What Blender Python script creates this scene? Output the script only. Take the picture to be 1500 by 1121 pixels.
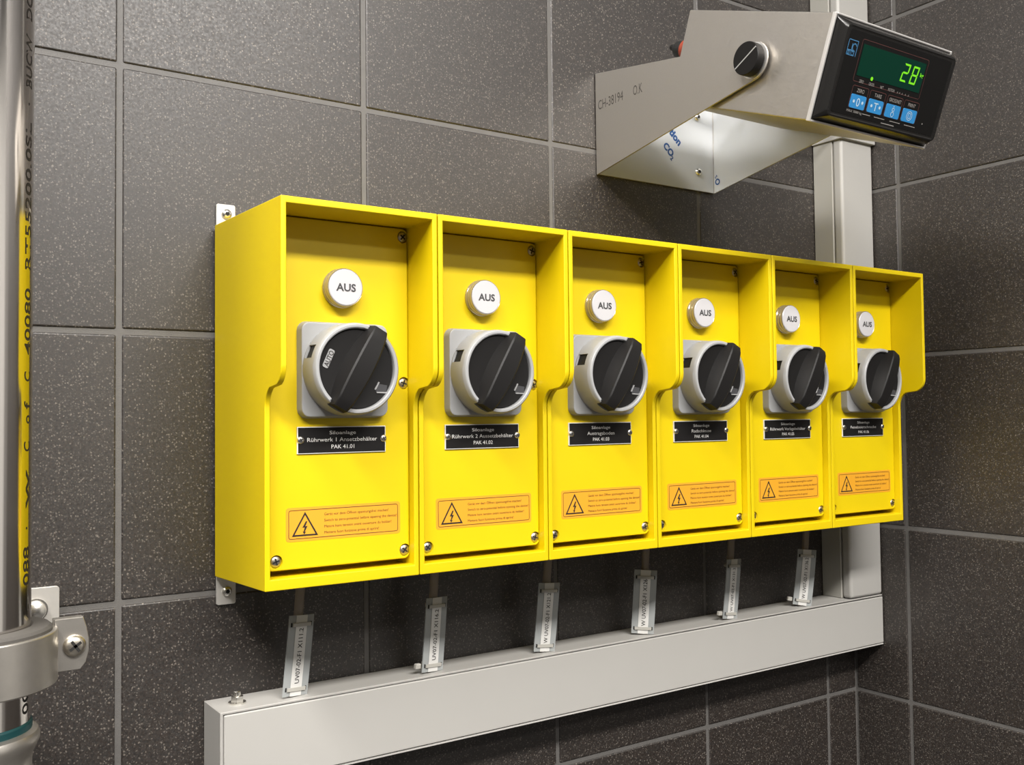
import bpy, bmesh, math, random
from mathutils import Matrix, Vector

# ------------------------------------------------------------------ camera, light, exposure
for o in list(bpy.data.objects):
    bpy.data.objects.remove(o)
SC = bpy.context.scene
COL = SC.collection
random.seed(7)

CAM_LOC = Vector((-0.1692, -0.7636, -0.0663))
YAW, PITCH, ROLL = -0.598, 0.035, -0.0109


def cam_matrix():
    cy, sy, cp, sp = math.cos(YAW), math.sin(YAW), math.cos(PITCH), math.sin(PITCH)
    cr, sr = math.cos(ROLL), math.sin(ROLL)
    f = Vector((-sy * cp, cy * cp, sp))
    r0 = Vector((cy, sy, 0))
    u0 = r0.cross(f)
    r = cr * r0 + sr * u0
    u = -sr * r0 + cr * u0
    m = Matrix.Identity(4)
    for i in range(3):
        m[i][0], m[i][1], m[i][2], m[i][3] = r[i], u[i], -f[i], CAM_LOC[i]
    return m


cd = bpy.data.cameras.new('camera')
cam = bpy.data.objects.new('camera', cd)
COL.objects.link(cam)
cam.matrix_world = cam_matrix()
cd.sensor_fit = 'HORIZONTAL'
cd.sensor_width = 36.0
cd.lens = 36.0 * 1441.3 / 1500.0
cd.clip_start = 0.01
SC.camera = cam

SC.view_settings.view_transform = 'Standard'
SC.view_settings.look = 'None'
SC.view_settings.gamma = 1.0
SC.view_settings.use_curve_mapping = False
SC.view_settings.exposure = 0.0

w = bpy.data.worlds.new('world')
SC.world = w
w.use_nodes = True
w.node_tree.nodes['Background'].inputs[0].default_value = (0.02, 0.02, 0.02, 1)
w.node_tree.nodes['Background'].inputs[1].default_value = 1.0


def area(name, loc, sx, sy, power, col, rot=(0, 0, 0)):
    ld = bpy.data.lights.new(name, 'AREA')
    ld.shape = 'RECTANGLE'
    ld.size, ld.size_y = sx, sy
    ld.energy = power
    ld.color = col
    o = bpy.data.objects.new(name, ld)
    COL.objects.link(o)
    o.location = loc
    o.rotation_euler = rot
    return o


LAMPS = [((-0.05, -1.50, 1.12), 1.60, 0.28, 104.0), ((0.70, -2.45, 1.12), 1.45, 0.30, 27.0), ((-0.78, -0.72, 1.12), 0.28, 0.90, 58.0)]  # second lamp added as fill, third added to brighten faces turned left
for i, (loc, sx, sy, p) in enumerate(LAMPS):
    area('fluorescent_lamp', loc, sx, sy, p, (1.0, 0.965, 0.92))

# ------------------------------------------------------------------ materials


def new_mat(name):
    m = bpy.data.materials.new(name)
    m.use_nodes = True
    nt = m.node_tree
    return m, nt, nt.nodes['Principled BSDF']


def N(nt, t, **kw):
    n = nt.nodes.new(t)
    for k, v in kw.items():
        setattr(n, k, v)
    return n


TONE = 0.69   # every paint and plastic is this much darker than first guessed; the lamps are stronger in return


def mat(name, col, rough=0.5, metal=0.0, spec=0.5, bump=0.0, bscale=900.0, var=0.0, vscale=60.0,
        alpha=1.0, emit=0.0, trans=0.0, coat=0.0, stretch=None, rvar=0.0, keep=None):
    if emit == 0 and keep is None:
        col = tuple(c * TONE for c in col)
    m, nt, b = new_mat(name)
    b.inputs['Base Color'].default_value = (*col, 1)
    b.inputs['Roughness'].default_value = rough
    b.inputs['Metallic'].default_value = metal
    b.inputs['Specular IOR Level'].default_value = spec
    b.inputs['Alpha'].default_value = alpha
    b.inputs['Transmission Weight'].default_value = trans
    b.inputs['Coat Weight'].default_value = coat
    if emit > 0:
        b.inputs['Base Color'].default_value = (*[c * 0.08 for c in col], 1)
        b.inputs['Emission Color'].default_value = (*col, 1)
        b.inputs['Emission Strength'].default_value = emit
    L = nt.links.new
    if bump or var or rvar:
        tc = N(nt, 'ShaderNodeTexCoord')
        src = tc.outputs['Object']
        if stretch:
            mp = N(nt, 'ShaderNodeMapping')
            mp.inputs['Scale'].default_value = stretch
            L(src, mp.inputs['Vector'])
            src = mp.outputs['Vector']
        nz = N(nt, 'ShaderNodeTexNoise')
        nz.inputs['Scale'].default_value = bscale
        nz.inputs['Detail'].default_value = 3.0
        L(src, nz.inputs['Vector'])
        if bump:
            bp = N(nt, 'ShaderNodeBump')
            bp.inputs['Strength'].default_value = bump
            bp.inputs['Distance'].default_value = 0.0006
            L(nz.outputs['Fac'], bp.inputs['Height'])
            L(bp.outputs['Normal'], b.inputs['Normal'])
        if var:
            n2 = N(nt, 'ShaderNodeTexNoise')
            n2.inputs['Scale'].default_value = vscale
            n2.inputs['Detail'].default_value = 4.0
            L(src, n2.inputs['Vector'])
            mx = N(nt, 'ShaderNodeMix', data_type='RGBA')
            lo = tuple(c * (1 - var) for c in col)
            hi = tuple(min(1, c * (1 + var)) for c in col)
            mx.inputs[6].default_value = (*lo, 1)
            mx.inputs[7].default_value = (*hi, 1)
            L(n2.outputs['Fac'], mx.inputs[0])
            L(mx.outputs[2], b.inputs['Base Color'])
        if rvar:
            mr = N(nt, 'ShaderNodeMapRange')
            mr.inputs['From Min'].default_value = 0.3
            mr.inputs['From Max'].default_value = 0.7
            mr.inputs['To Min'].default_value = rough - rvar
            mr.inputs['To Max'].default_value = rough + rvar
            L(nz.outputs['Fac'], mr.inputs['Value'])
            L(mr.outputs['Result'], b.inputs['Roughness'])
    return m


def tile_mat(name, base, tint, rough):
    """speckled dark stoneware: fine pale and dark grains over a mottled body"""
    m, nt, b = new_mat(name)
    L = nt.links.new
    geo = N(nt, 'ShaderNodeNewGeometry')
    P = geo.outputs['Position']
    # body mottling
    n1 = N(nt, 'ShaderNodeTexNoise')
    n1.inputs['Scale'].default_value = 18.0
    n1.inputs['Detail'].default_value = 4.0
    L(P, n1.inputs['Vector'])
    n2 = N(nt, 'ShaderNodeTexNoise')
    n2.inputs['Scale'].default_value = 620.0
    n2.inputs['Detail'].default_value = 2.0
    L(P, n2.inputs['Vector'])
    r2 = N(nt, 'ShaderNodeValToRGB')
    r2.color_ramp.elements[0].position = 0.36
    r2.color_ramp.elements[0].color = (*[c * 0.55 for c in base], 1)
    r2.color_ramp.elements[1].position = 0.64
    r2.color_ramp.elements[1].color = (*[c * 1.5 for c in base], 1)
    L(n2.outputs['Fac'], r2.inputs['Fac'])
    mx = N(nt, 'ShaderNodeMix', data_type='RGBA', blend_type='MULTIPLY')
    mx.inputs[0].default_value = 1.0
    r1 = N(nt, 'ShaderNodeValToRGB')
    r1.color_ramp.elements[0].position = 0.35
    r1.color_ramp.elements[0].color = (0.9, 0.87, 0.88, 1)
    r1.color_ramp.elements[1].position = 0.65
    r1.color_ramp.elements[1].color = (1.08, 1.06, 1.0, 1)
    L(n1.outputs['Fac'], r1.inputs['Fac'])
    L(r2.outputs['Color'], mx.inputs[6])
    L(r1.outputs['Color'], mx.inputs[7])
    cur = mx.outputs[2]
    # pale irregular grains of three sizes
    n3 = N(nt, 'ShaderNodeTexNoise')
    n3.inputs['Scale'].default_value = 900.0
    L(P, n3.inputs['Vector'])
    wsc = N(nt, 'ShaderNodeVectorMath', operation='SCALE')
    wsc.inputs['Scale'].default_value = 0.0016
    L(n3.outputs['Color'], wsc.inputs[0])
    wad = N(nt, 'ShaderNodeVectorMath', operation='ADD')
    L(P, wad.inputs[0])
    L(wsc.outputs[0], wad.inputs[1])
    PW = wad.outputs[0]
    for sc_, thr, keep, col in ((380.0, 0.25, 0.70, tint), (560.0, 0.33, 0.66, [c * 0.55 for c in tint]), (900.0, 0.42, 0.55, [c * 0.22 for c in tint])):
        v = N(nt, 'ShaderNodeTexVoronoi', feature='F1')
        v.inputs['Scale'].default_value = sc_
        L(PW, v.inputs['Vector'])
        lt = N(nt, 'ShaderNodeMath', operation='LESS_THAN')
        lt.inputs[1].default_value = thr
        L(v.outputs['Distance'], lt.inputs[0])
        sx = N(nt, 'ShaderNodeSeparateColor')
        L(v.outputs['Color'], sx.inputs[0])
        gt = N(nt, 'ShaderNodeMath', operation='GREATER_THAN')
        gt.inputs[1].default_value = keep
        L(sx.outputs[0], gt.inputs[0])
        mu = N(nt, 'ShaderNodeMath', operation='MULTIPLY')
        L(lt.outputs[0], mu.inputs[0])
        L(gt.outputs[0], mu.inputs[1])
        mu2 = N(nt, 'ShaderNodeMath', operation='MULTIPLY')
        L(mu.outputs[0], mu2.inputs[0])
        L(sx.outputs[1], mu2.inputs[1])
        m3 = N(nt, 'ShaderNodeMix', data_type='RGBA')
        L(mu2.outputs[0], m3.inputs[0])
        L(cur, m3.inputs[6])
        m3.inputs[7].default_value = (*col, 1)
        cur = m3.outputs[2]
    L(cur, b.inputs['Base Color'])
    b.inputs['Roughness'].default_value = rough
    b.inputs['Specular IOR Level'].default_value = 1.0
    b.inputs['IOR'].default_value = 1.50
    n4 = N(nt, 'ShaderNodeTexNoise')
    n4.inputs['Scale'].default_value = 480.0
    n4.inputs['Detail'].default_value = 3.0
    L(P, n4.inputs['Vector'])
    mr = N(nt, 'ShaderNodeMapRange')
    mr.inputs['From Min'].default_value = 0.35
    mr.inputs['From Max'].default_value = 0.65
    mr.inputs['To Min'].default_value = rough - 0.06
    mr.inputs['To Max'].default_value = rough + 0.08
    L(n4.outputs['Fac'], mr.inputs['Value'])
    L(mr.outputs['Result'], b.inputs['Roughness'])
    bp = N(nt, 'ShaderNodeBump')
    bp.inputs['Strength'].default_value = 0.10
    bp.inputs['Distance'].default_value = 0.0004
    L(n2.outputs['Fac'], bp.inputs['Height'])
    L(bp.outputs['Normal'], b.inputs['Normal'])
    return m


M_TILE = tile_mat('speckled_stoneware', (0.0125, 0.0080, 0.0056), (0.27, 0.235, 0.20), 0.52)
M_GROUT = mat('grey_grout', (0.15, 0.142, 0.134), 0.6, spec=0.8, bump=0.3, bscale=1500, var=0.15, vscale=120)
M_YEL = mat('yellow_enamel', (0.88, 0.655, 0.0005), 0.45, spec=0.4, bump=0.06, bscale=1400, var=0.03, vscale=40)
M_GREYP = mat('light_grey_plastic', (0.45, 0.455, 0.46), 0.42, bump=0.05, bscale=2500)
M_BLACKP = mat('black_plastic', (0.010, 0.0092, 0.009), 0.48, spec=0.25, bump=0.15, bscale=2600)
M_BLACKM = mat('black_matt_plastic', (0.018, 0.017, 0.016), 0.6)
M_DARK = mat('recess_shade', (0.012, 0.011, 0.010), 0.8)  # paints recess shade on raised screw crosses, hexagons and slot strips
M_SLOT = mat('grey_slot_edge', (0.45, 0.45, 0.45), 0.35)
M_ZINC = mat('zinc_steel', (0.78, 0.76, 0.71), 0.27, metal=1.0, keep=1, var=0.12, vscale=500)
M_NICKEL = mat('dull_nickel', (0.55, 0.51, 0.44), 0.36, metal=1.0, keep=1, var=0.15, vscale=600)
M_STEEL = mat('brushed_stainless', (0.82, 0.775, 0.715), 0.46, metal=1.0, bump=0.05, bscale=700, stretch=(0.08, 1, 1), rvar=0.05)
M_STEELB = mat('bright_steel_edge', (0.95, 0.93, 0.90), 0.34, metal=0.8, keep=1)
M_FILM = mat('film_covered_steel', (0.80, 0.82, 0.84), 0.45, metal=0.4, bump=0.03, bscale=60)
M_PIPE = mat('polished_pipe_steel', (0.74, 0.71, 0.68), 0.13, metal=1.0, keep=1, bump=0.03, bscale=160, stretch=(1, 1, 0.03))
M_CLAMP = mat('clamp_steel', (0.74, 0.70, 0.64), 0.38, metal=0.9, var=0.08, vscale=200, bump=0.05, bscale=900)
M_PLATE = mat('galvanised_plate', (0.84, 0.81, 0.76), 0.42, metal=0.5, var=0.06, vscale=150)
M_RUBBER = mat('dusty_grey_rubber', (0.085, 0.078, 0.07), 0.75, var=0.2, vscale=400)
M_TEAL = mat('teal_gasket', (0.004, 0.055, 0.06), 0.45)
M_TRUNK = mat('cream_trunking', (0.56, 0.545, 0.515), 0.45, bump=0.03, bscale=900, var=0.02, vscale=25)
M_TRUNKB = mat('cream_trunking_base', (0.50, 0.485, 0.44), 0.5, bump=0.03, bscale=900)
M_LENS = mat('white_lens', (0.74, 0.73, 0.755), 0.30, coat=0.3)
M_CLEAR = mat('smoky_clear_plastic', (0.62, 0.55, 0.42), 0.18, metal=0.55, coat=0.5)
M_INK = mat('dark_grey_ink', (0.06, 0.06, 0.065), 0.6)
M_BLACKINK = mat('black_ink', (0.015, 0.012, 0.01), 0.6)
M_NPBLACK = mat('engraved_black_laminate', (0.011, 0.010, 0.010), 0.6, spec=0.2)
M_NPWHITE = mat('white_laminate', (0.90, 0.89, 0.86), 0.5)
M_ORANGE = mat('orange_sticker', (0.93, 0.43, 0.022), 0.5)
M_ORINK = mat('brown_print', (0.10, 0.035, 0.008), 0.6)
M_CABLE = mat('grey_brown_cable', (0.34, 0.29, 0.25), 0.5)
M_TAG = mat('frosted_tag_plastic', (0.60, 0.63, 0.63), 0.35, alpha=0.62)
M_PAPER = mat('white_label_paper', (0.86, 0.85, 0.82), 0.6)
M_TIE = mat('natural_nylon', (0.70, 0.68, 0.62), 0.35, alpha=0.8)
M_BEZEL = mat('bezel_black', (0.012, 0.0115, 0.011), 0.22, bump=0.03, bscale=2200)
M_FACE = mat('front_foil_black', (0.008, 0.0078, 0.0076), 0.35, spec=0.22)
M_DISP = mat('green_filter', (0.002, 0.036, 0.021), 0.3, spec=0.15)
M_DIGIT = mat('lit_green_segments', (0.22, 0.82, 0.012), 0.5, emit=0.9)
M_KEY = mat('blue_key', (0.03, 0.27, 0.62), 0.45)
M_KEYINK = mat('pale_key_print', (0.55, 0.72, 0.85), 0.5)
M_FRINK = mat('red_brown_print', (0.11, 0.035, 0.03), 0.6)
M_WHINK = mat('grey_white_print', (0.34, 0.32, 0.30), 0.6)
M_LOGO = mat('blue_print', (0.06, 0.22, 0.42), 0.5)
M_FILMINK = mat('blue_film_print', (0.012, 0.085, 0.30), 0.5)
M_STAMP = mat('stamped_ink', (0.10, 0.09, 0.08), 0.6)
M_RED = mat('red_plastic', (0.40, 0.07, 0.035), 0.5)
M_TAUTO = mat('auto_tag_grey', (0.40, 0.40, 0.40), 0.45)
M_PLASTER = mat('dark_plaster', (0.12, 0.115, 0.11), 0.8, bump=0.1, bscale=200)
M_WHITEW = mat('dark_wall_paint', (0.06, 0.056, 0.053), 0.7, bump=0.1, bscale=200)
M_SIDEW = mat('pale_side_wall_paint', (0.66, 0.65, 0.63), 0.7, bump=0.1, bscale=200)
M_FLOOR = mat('grey_screed', (0.075, 0.072, 0.07), 0.6, var=0.2, vscale=8, bump=0.1, bscale=150)
M_CEIL = mat('white_ceiling', (0.40, 0.39, 0.38), 0.85, bump=0.1, bscale=120)

# ------------------------------------------------------------------ mesh helpers


def frame(o, right=(1, 0, 0), up=(0, 0, 1)):
    """local x=right, y=up, z=out (right x up)"""
    r = Vector(right).normalized()
    u = Vector(up)
    u = (u - r * u.dot(r)).normalized()
    z = r.cross(u)
    m = Matrix.Identity(4)
    for i in range(3):
        m[i][0], m[i][1], m[i][2], m[i][3] = r[i], u[i], z[i], o[i]
    return m


def FR(x, y, z):
    """a frame that faces out of the back wall (out = -Y)"""
    return frame((x, y, z))


I4 = Matrix.Identity(4)


def face_weighted(me):
    """face-weighted vertex normals, so that flat faces stay flat beside their rounded edges"""
    fan = {}
    sharp = [e.use_edge_sharp for e in me.edges]
    bm = bmesh.new()
    bm.from_mesh(me)
    bm.verts.ensure_lookup_table()
    bm.edges.ensure_lookup_table()
    bm.faces.ensure_lookup_table()
    area_ = [f.calc_area() for f in bm.faces]
    nor = [f.normal.copy() for f in bm.faces]
    for v in bm.verts:
        left = set(f.index for f in v.link_faces)
        link = {}
        for e in v.link_edges:
            fs = [f.index for f in e.link_faces]
            if len(fs) == 2 and not sharp[e.index]:
                link.setdefault(fs[0], []).append(fs[1])
                link.setdefault(fs[1], []).append(fs[0])
        while left:
            st = [left.pop()]
            grp = list(st)
            while st:
                for k in link.get(st.pop(), ()):
                    if k in left:
                        left.discard(k)
                        st.append(k)
                        grp.append(k)
            n = Vector((0, 0, 0))
            for k in grp:
                n += nor[k] * area_[k]
            n = n.normalized() if n.length > 1e-20 else nor[grp[0]]
            for k in grp:
                fan[(v.index, k)] = n
    bm.free()
    out = [None] * len(me.loops)
    for p in me.polygons:
        for li in p.loop_indices:
            out[li] = fan[(me.loops[li].vertex_index, p.index)]
    me.normals_split_custom_set(out)
    return me


class MB:
    def __init__(self):
        self.bm = bmesh.new()

    def merge(self, t, M=I4, mi=0):
        for f in t.faces:
            f.material_index = mi
        t.transform(M)
        me = bpy.data.meshes.new('tmp')
        t.to_mesh(me)
        t.free()
        self.bm.from_mesh(me)
        bpy.data.meshes.remove(me)
        return self

    def mesh(self, me, M=I4, mi=0):
        t = bmesh.new()
        t.from_mesh(me)
        return self.merge(t, M, mi)

    def box(self, x0, x1, y0, y1, z0, z1, bev=0.0, seg=2, M=I4, mi=0):
        t = bmesh.new()
        bmesh.ops.create_cube(t, size=1.0)
        for v in t.verts:
            v.co = Vector((x0 + (v.co.x + .5) * (x1 - x0), y0 + (v.co.y + .5) * (y1 - y0), z0 + (v.co.z + .5) * (z1 - z0)))
        bmesh.ops.recalc_face_normals(t, faces=t.faces)
        if bev:
            bmesh.ops.bevel(t, geom=list(t.edges), offset=bev, segments=seg, affect='EDGES', profile=0.5)
        return self.merge(t, M, mi)

    def loft(self, rings, M=I4, mi=0, cap=True, closed=True):
        t = bmesh.new()
        vs = [[t.verts.new(p) for p in r] for r in rings]
        n = len(rings[0])
        for a, b in zip(vs[:-1], vs[1:]):
            for i in range(n if closed else n - 1):
                j = (i + 1) % n
                t.faces.new((a[i], a[j], b[j], b[i]))
        if cap:
            t.faces.new(list(reversed(vs[0])))
            t.faces.new(vs[-1])
        bmesh.ops.recalc_face_normals(t, faces=t.faces)
        return self.merge(t, M, mi)

    def poly(self, pts, z0, z1, M=I4, mi=0, bev=0.0, seg=2):
        """2-D outline extruded along local z"""
        t = bmesh.new()
        a = [t.verts.new((p[0], p[1], z0)) for p in pts]
        b = [t.verts.new((p[0], p[1], z1)) for p in pts]
        n = len(pts)
        for i in range(n):
            j = (i + 1) % n
            t.faces.new((a[i], a[j], b[j], b[i]))
        t.faces.new(list(reversed(a)))
        top = t.faces.new(b)
        bmesh.ops.recalc_face_normals(t, faces=t.faces)
        if bev:
            bmesh.ops.bevel(t, geom=list(top.edges), offset=bev, segments=seg, affect='EDGES', profile=0.5)
        return self.merge(t, M, mi)

    def rslab(self, w, h, r, z0, z1, bev=0.0, M=I4, mi=0, draft=0.0, seg=4):
        rings = []
        def ring(ins, z):
            return [(x, y, z) for x, y in rrect(w - 2 * ins, h - 2 * ins, max(r - ins, 0.0002), seg)]
        rings.append(ring(-draft, z0))
        if bev:
            rings.append(ring(0, z1 - bev))
            rings.append(ring(bev * 0.3, z1 - bev * 0.3))
            rings.append(ring(bev, z1))
        else:
            rings.append(ring(0, z1))
        return self.loft(rings, M, mi)

    def lathe(self, prof, seg=32, M=I4, mi=0, closed=False):
        """profile of (radius, height) turned about local z; closed=True joins last to first (a ring)"""
        t = bmesh.new()
        rings = []
        for r, h in prof:
            if r < 1e-7:
                rings.append([t.verts.new((0, 0, h))])
            else:
                rings.append([t.verts.new((r * math.cos(2 * math.pi * i / seg), r * math.sin(2 * math.pi * i / seg), h)) for i in range(seg)])
        pr = list(zip(rings[:-1], rings[1:]))
        if closed:
            pr.append((rings[-1], rings[0]))
        for a, b in pr:
            for i in range(seg):
                j = (i + 1) % seg
                if len(a) == 1 and len(b) == 1:
                    continue
                if len(a) == 1:
                    t.faces.new((a[0], b[j], b[i]))
                elif len(b) == 1:
                    t.faces.new((a[i], a[j], b[0]))
                else:
                    t.faces.new((a[i], a[j], b[j], b[i]))
        if not closed:
            if len(rings[0]) > 1:
                t.faces.new(list(reversed(rings[0])))
            if len(rings[-1]) > 1:
                t.faces.new(rings[-1])
        bmesh.ops.recalc_face_normals(t, faces=t.faces)
        return self.merge(t, M, mi)

    def tube(self, path, r, seg=12, M=I4, mi=0):
        path = [Vector(p) for p in path]
        rings = []
        ref = Vector((0.31, 0.77, 0.11)).normalized()
        for i, p in enumerate(path):
            d = (path[min(i + 1, len(path) - 1)] - path[max(i - 1, 0)]).normalized()
            a = (ref - d * ref.dot(d)).normalized()
            b = d.cross(a)
            rings.append([p + (a * math.cos(2 * math.pi * k / seg) + b * math.sin(2 * math.pi * k / seg)) * r for k in range(seg)])
        return self.loft(rings, M, mi)

    def data(self, name, mats, smooth=35.0):
        me = bpy.data.meshes.new(name)
        self.bm.to_mesh(me)
        self.bm.free()
        for m in (mats if isinstance(mats, (list, tuple)) else [mats]):
            me.materials.append(m)
        me.polygons.foreach_set('use_smooth', [True] * len(me.polygons))
        me.set_sharp_from_angle(angle=math.radians(smooth))
        me.update()
        if any(k in name for k in ('lettering', 'print', 'lit_', 'border', 'triangle', 'symbol', 'logo', 'cav')) or name == 'c':
            return me
        return face_weighted(me)


def rrect(w, h, r, seg=4):
    pts = []
    for cx, cy, a0 in ((w / 2 - r, h / 2 - r, 0), (-w / 2 + r, h / 2 - r, 90), (-w / 2 + r, -h / 2 + r, 180), (w / 2 - r, -h / 2 + r, 270)):
        for k in range(seg + 1):
            a = math.radians(a0 + 90 * k / seg)
            pts.append((cx + r * math.cos(a), cy + r * math.sin(a)))
    return pts


def boolean(a, cutters, bevel=0.0, bseg=2):
    """mesh a minus every mesh in cutters, with an optional bevel; returns a new mesh"""
    oa = bpy.data.objects.new('tmp_a', a)
    COL.objects.link(oa)
    tmp = []
    for c in cutters:
        oc = bpy.data.objects.new('tmp_c', c)
        COL.objects.link(oc)
        tmp.append(oc)
        md = oa.modifiers.new('b', 'BOOLEAN')
        md.operation = 'DIFFERENCE'
        md.solver = 'EXACT'
        md.object = oc
    if bevel:
        bv = oa.modifiers.new('v', 'BEVEL')
        bv.width = bevel
        bv.segments = bseg
        bv.limit_method = 'ANGLE'
        bv.angle_limit = math.radians(50)
    dg = bpy.context.evaluated_depsgraph_get()
    me = bpy.data.meshes.new_from_object(oa.evaluated_get(dg))
    for o in tmp + [oa]:
        bpy.data.objects.remove(o)
    me.polygons.foreach_set('use_smooth', [True] * len(me.polygons))
    me.set_sharp_from_angle(angle=math.radians(35))
    return face_weighted(me)


_txt = {}


def text_mesh(s, bold=0.0):
    """flat lettering, cap height about 1, baseline at y=0, starting at x=0; returns (mesh, width)"""
    key = (s, bold)
    if key not in _txt:
        cu = bpy.data.curves.new('lettering', 'FONT')
        cu.body = s
        cu.size = 1.0 / 0.729
        cu.resolution_u = 3
        cu.offset = bold
        o = bpy.data.objects.new('tmp_t', cu)
        COL.objects.link(o)
        dg = bpy.context.evaluated_depsgraph_get()
        dg.update()
        me = bpy.data.meshes.new_from_object(o.evaluated_get(dg))
        bpy.data.objects.remove(o)
        xs = [v.co.x for v in me.vertices]
        x0, x1 = min(xs), max(xs)
        for v in me.vertices:
            v.co.x -= x0
        _txt[key] = (me, x1 - x0)
    return _txt[key]


def add_text(mb, s, M, h, w=None, align='C', bold=0.0, mi=0, x=0.0, y=0.0, z=0.00012, fit=None):
    """puts lettering in frame M: cap height h, optional total width w, baseline centre/left at (x, y)"""
    me, tw = text_mesh(s, bold)
    sx = (w / tw) if w else h
    x0 = x - sx * tw / 2 if align == 'C' else x
    t = bmesh.new()
    t.from_mesh(me)
    for v in t.verts:
        v.co = Vector((x0 + v.co.x * sx, y + v.co.y * h, z))
    if fit:
        for v in t.verts:
            v.co = fit(v.co)
    mb.merge(t, M, mi)
    return mb


def empty(name, loc, label, cat, group=None, kind=None, rot=None):
    o = bpy.data.objects.new(name, None)
    o.empty_display_size = 0.02
    COL.objects.link(o)
    o.location = loc
    if label:
        o['label'] = label
    if cat:
        o['category'] = cat
    if group:
        o['group'] = group
    if kind:
        o['kind'] = kind
    return o


def put(name, me, parent=None, label=None, loc=None):
    """link a mesh as one object; with a parent the mesh is in the parent's own coordinates"""
    o = bpy.data.objects.new(name, me)
    COL.objects.link(o)
    if parent is not None:
        o.parent = parent
    if loc is not None:
        o.location = loc
    if label:
        o['label'] = label
    return o


def top(o, label=None, cat=None, group=None, kind=None):
    for k, v in (('label', label), ('category', cat), ('group', group), ('kind', kind)):
        if v:
            o[k] = v
    return o


# ------------------------------------------------------------------ room: floor, ceiling, far walls
FZ, CZ = -1.4, 1.2
XC = 0.8521
top(put('floor', MB().box(-1.7, 1.85, -3.1, 0.12, FZ - 0.1, FZ).data('floor', M_FLOOR)), kind='structure')
top(put('ceiling', MB().box(-1.7, 1.85, -3.1, 0.12, CZ, CZ + 0.1).data('ceiling', M_CEIL)), kind='structure')
top(put('wall_left', MB().box(-1.7, -1.6, -3.0, 0.0, FZ, CZ).data('wall_left', M_PLASTER)), kind='structure')
top(put('wall_front', MB().box(-1.7, 1.85, -3.1, -3.0, FZ, CZ).data('wall_front', M_WHITEW)), kind='structure')
top(put('wall_side_room', MB().box(1.75, 1.85, -3.0, 0.0, FZ, CZ).data('wall_side_room', M_SIDEW)), kind='structure')

# tiled back wall and right wall: a grout bed with every tile set on it
P = 0.2
G = 0.0042
wall_back = empty('wall_back', (0, 0, FZ), None, None, kind='structure')
put('grout_bed', MB().box(-1.7, 1.85, 0.0015, 0.12, 0.0, CZ - FZ).data('grout_bed', M_GROUT), wall_back)
wall_right = empty('wall_right', (XC, 0, FZ), None, None, kind='structure')
put('grout_bed', MB().box(0.0015, 0.11, -0.85, 0.0015, 0.0, CZ - FZ).data('grout_bed', M_GROUT), wall_right)


def tile_mesh(wx, hz, axis):
    mb = MB()
    if axis == 'y':
        mb.box(0, wx, 0.0, 0.007, 0, hz, bev=0.0015, seg=3)
    else:
        mb.box(0.0, 0.007, 0, wx, 0, hz, bev=0.0015, seg=3)
    return mb.data('tile', M_TILE)


full_b = tile_mesh(P - G, P - G, 'y')
cut_b = tile_mesh(XC - 0.8 - G / 2 - 0.0012, P - G, 'y')
full_r = tile_mesh(P - G, P - G, 'x')
cut_r = tile_mesh(0.0728 - G / 2 - 0.0012, P - G, 'x')
jit = lambda a: random.uniform(-a, a)
for r in range(-4, 4):
    z = r * P + G / 2 - FZ
    for c in range(-3, 5):
        put('tile', cut_b if c == 4 else full_b, wall_back,
            loc=(c * P + G / 2 + jit(0.0002), 0.0002 + random.uniform(0, 0.0004), z + jit(0.0004)))
    put('tile', cut_r, wall_right, loc=(0.0002, -0.0728 + G / 2, z + jit(0.0004)))
    for c in range(3):
        put('tile', full_r, wall_right, loc=(0.0002 + random.uniform(0, 0.0004), -0.0728 - (c + 1) * P + G / 2, z + jit(0.0004)))

for (loc, sx, sy, p), lab in zip(LAMPS, ('white ceiling light fitting nearest the tiled wall', 'added unseen fill light fitting towards the back of the room', 'added unseen light fitting on the left, brightening faces turned left')):
    e = empty('ceiling_light', (loc[0], loc[1], CZ), lab, 'ceiling light', group='ceiling lights')
    put('housing', MB().box(-sx / 2 - .02, sx / 2 + .02, -sy / 2 - .02, sy / 2 + .02, loc[2] - CZ + 0.012, 0.0, bev=.006).data('housing', M_TRUNK), e)  # the two added lamps get an added housing as well

# ------------------------------------------------------------------ cable trunking
CH_T, CH_B, CH_F = -0.2810, -0.3395, -0.0395
XL = 0.0623
e = empty('cable_trunking', (XL, 0, CH_B), 'horizontal cream cable trunking running below the yellow switch boxes', 'trunking')
outer = MB().box(0, XC - 0.0008 - XL, CH_F, -0.0003, 0, CH_T - CH_B, bev=0.0004, seg=1).data('base', M_TRUNK)
cav = MB().box(0.0022, 1.2, CH_F - .02, CH_F + 0.030, 0.0017, CH_T - CH_B - 0.0017).data('cav', M_TRUNK)
put('base', boolean(outer, [cav]), e)
put('cover', MB().box(0.0027, XC - 0.0010 - XL, CH_F - 0.0006, CH_F + 0.002, 0.0022, CH_T - CH_B - 0.0024, bev=0.0011, seg=3).data('cover', M_TRUNK), e)

PX0, PX1 = 0.7920, XC - 0.0008
e = empty('cable_trunking', (PX0, 0, CH_T), 'upright cream cable trunking rising in the corner behind the boxes', 'trunking')
put('base', MB().box(0, PX1 - PX0, -0.0270, -0.0003, 0.0003, CZ - CH_T, bev=0.0005, seg=1).data('base', M_TRUNKB), e)
put('cover', MB().box(0.0009, PX1 - PX0 - 0.0002, -0.0400, -0.0271, 0.0008, CZ - CH_T, bev=0.0036, seg=5).data('cover', M_TRUNK), e)
put('joint_collar', MB().box(-0.0028, PX1 - PX0, -0.0445, -0.0003, 0.2545 - CH_T, 0.282 - CH_T, bev=0.0012, seg=2).data('joint_collar', M_TRUNK), e)

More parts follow.
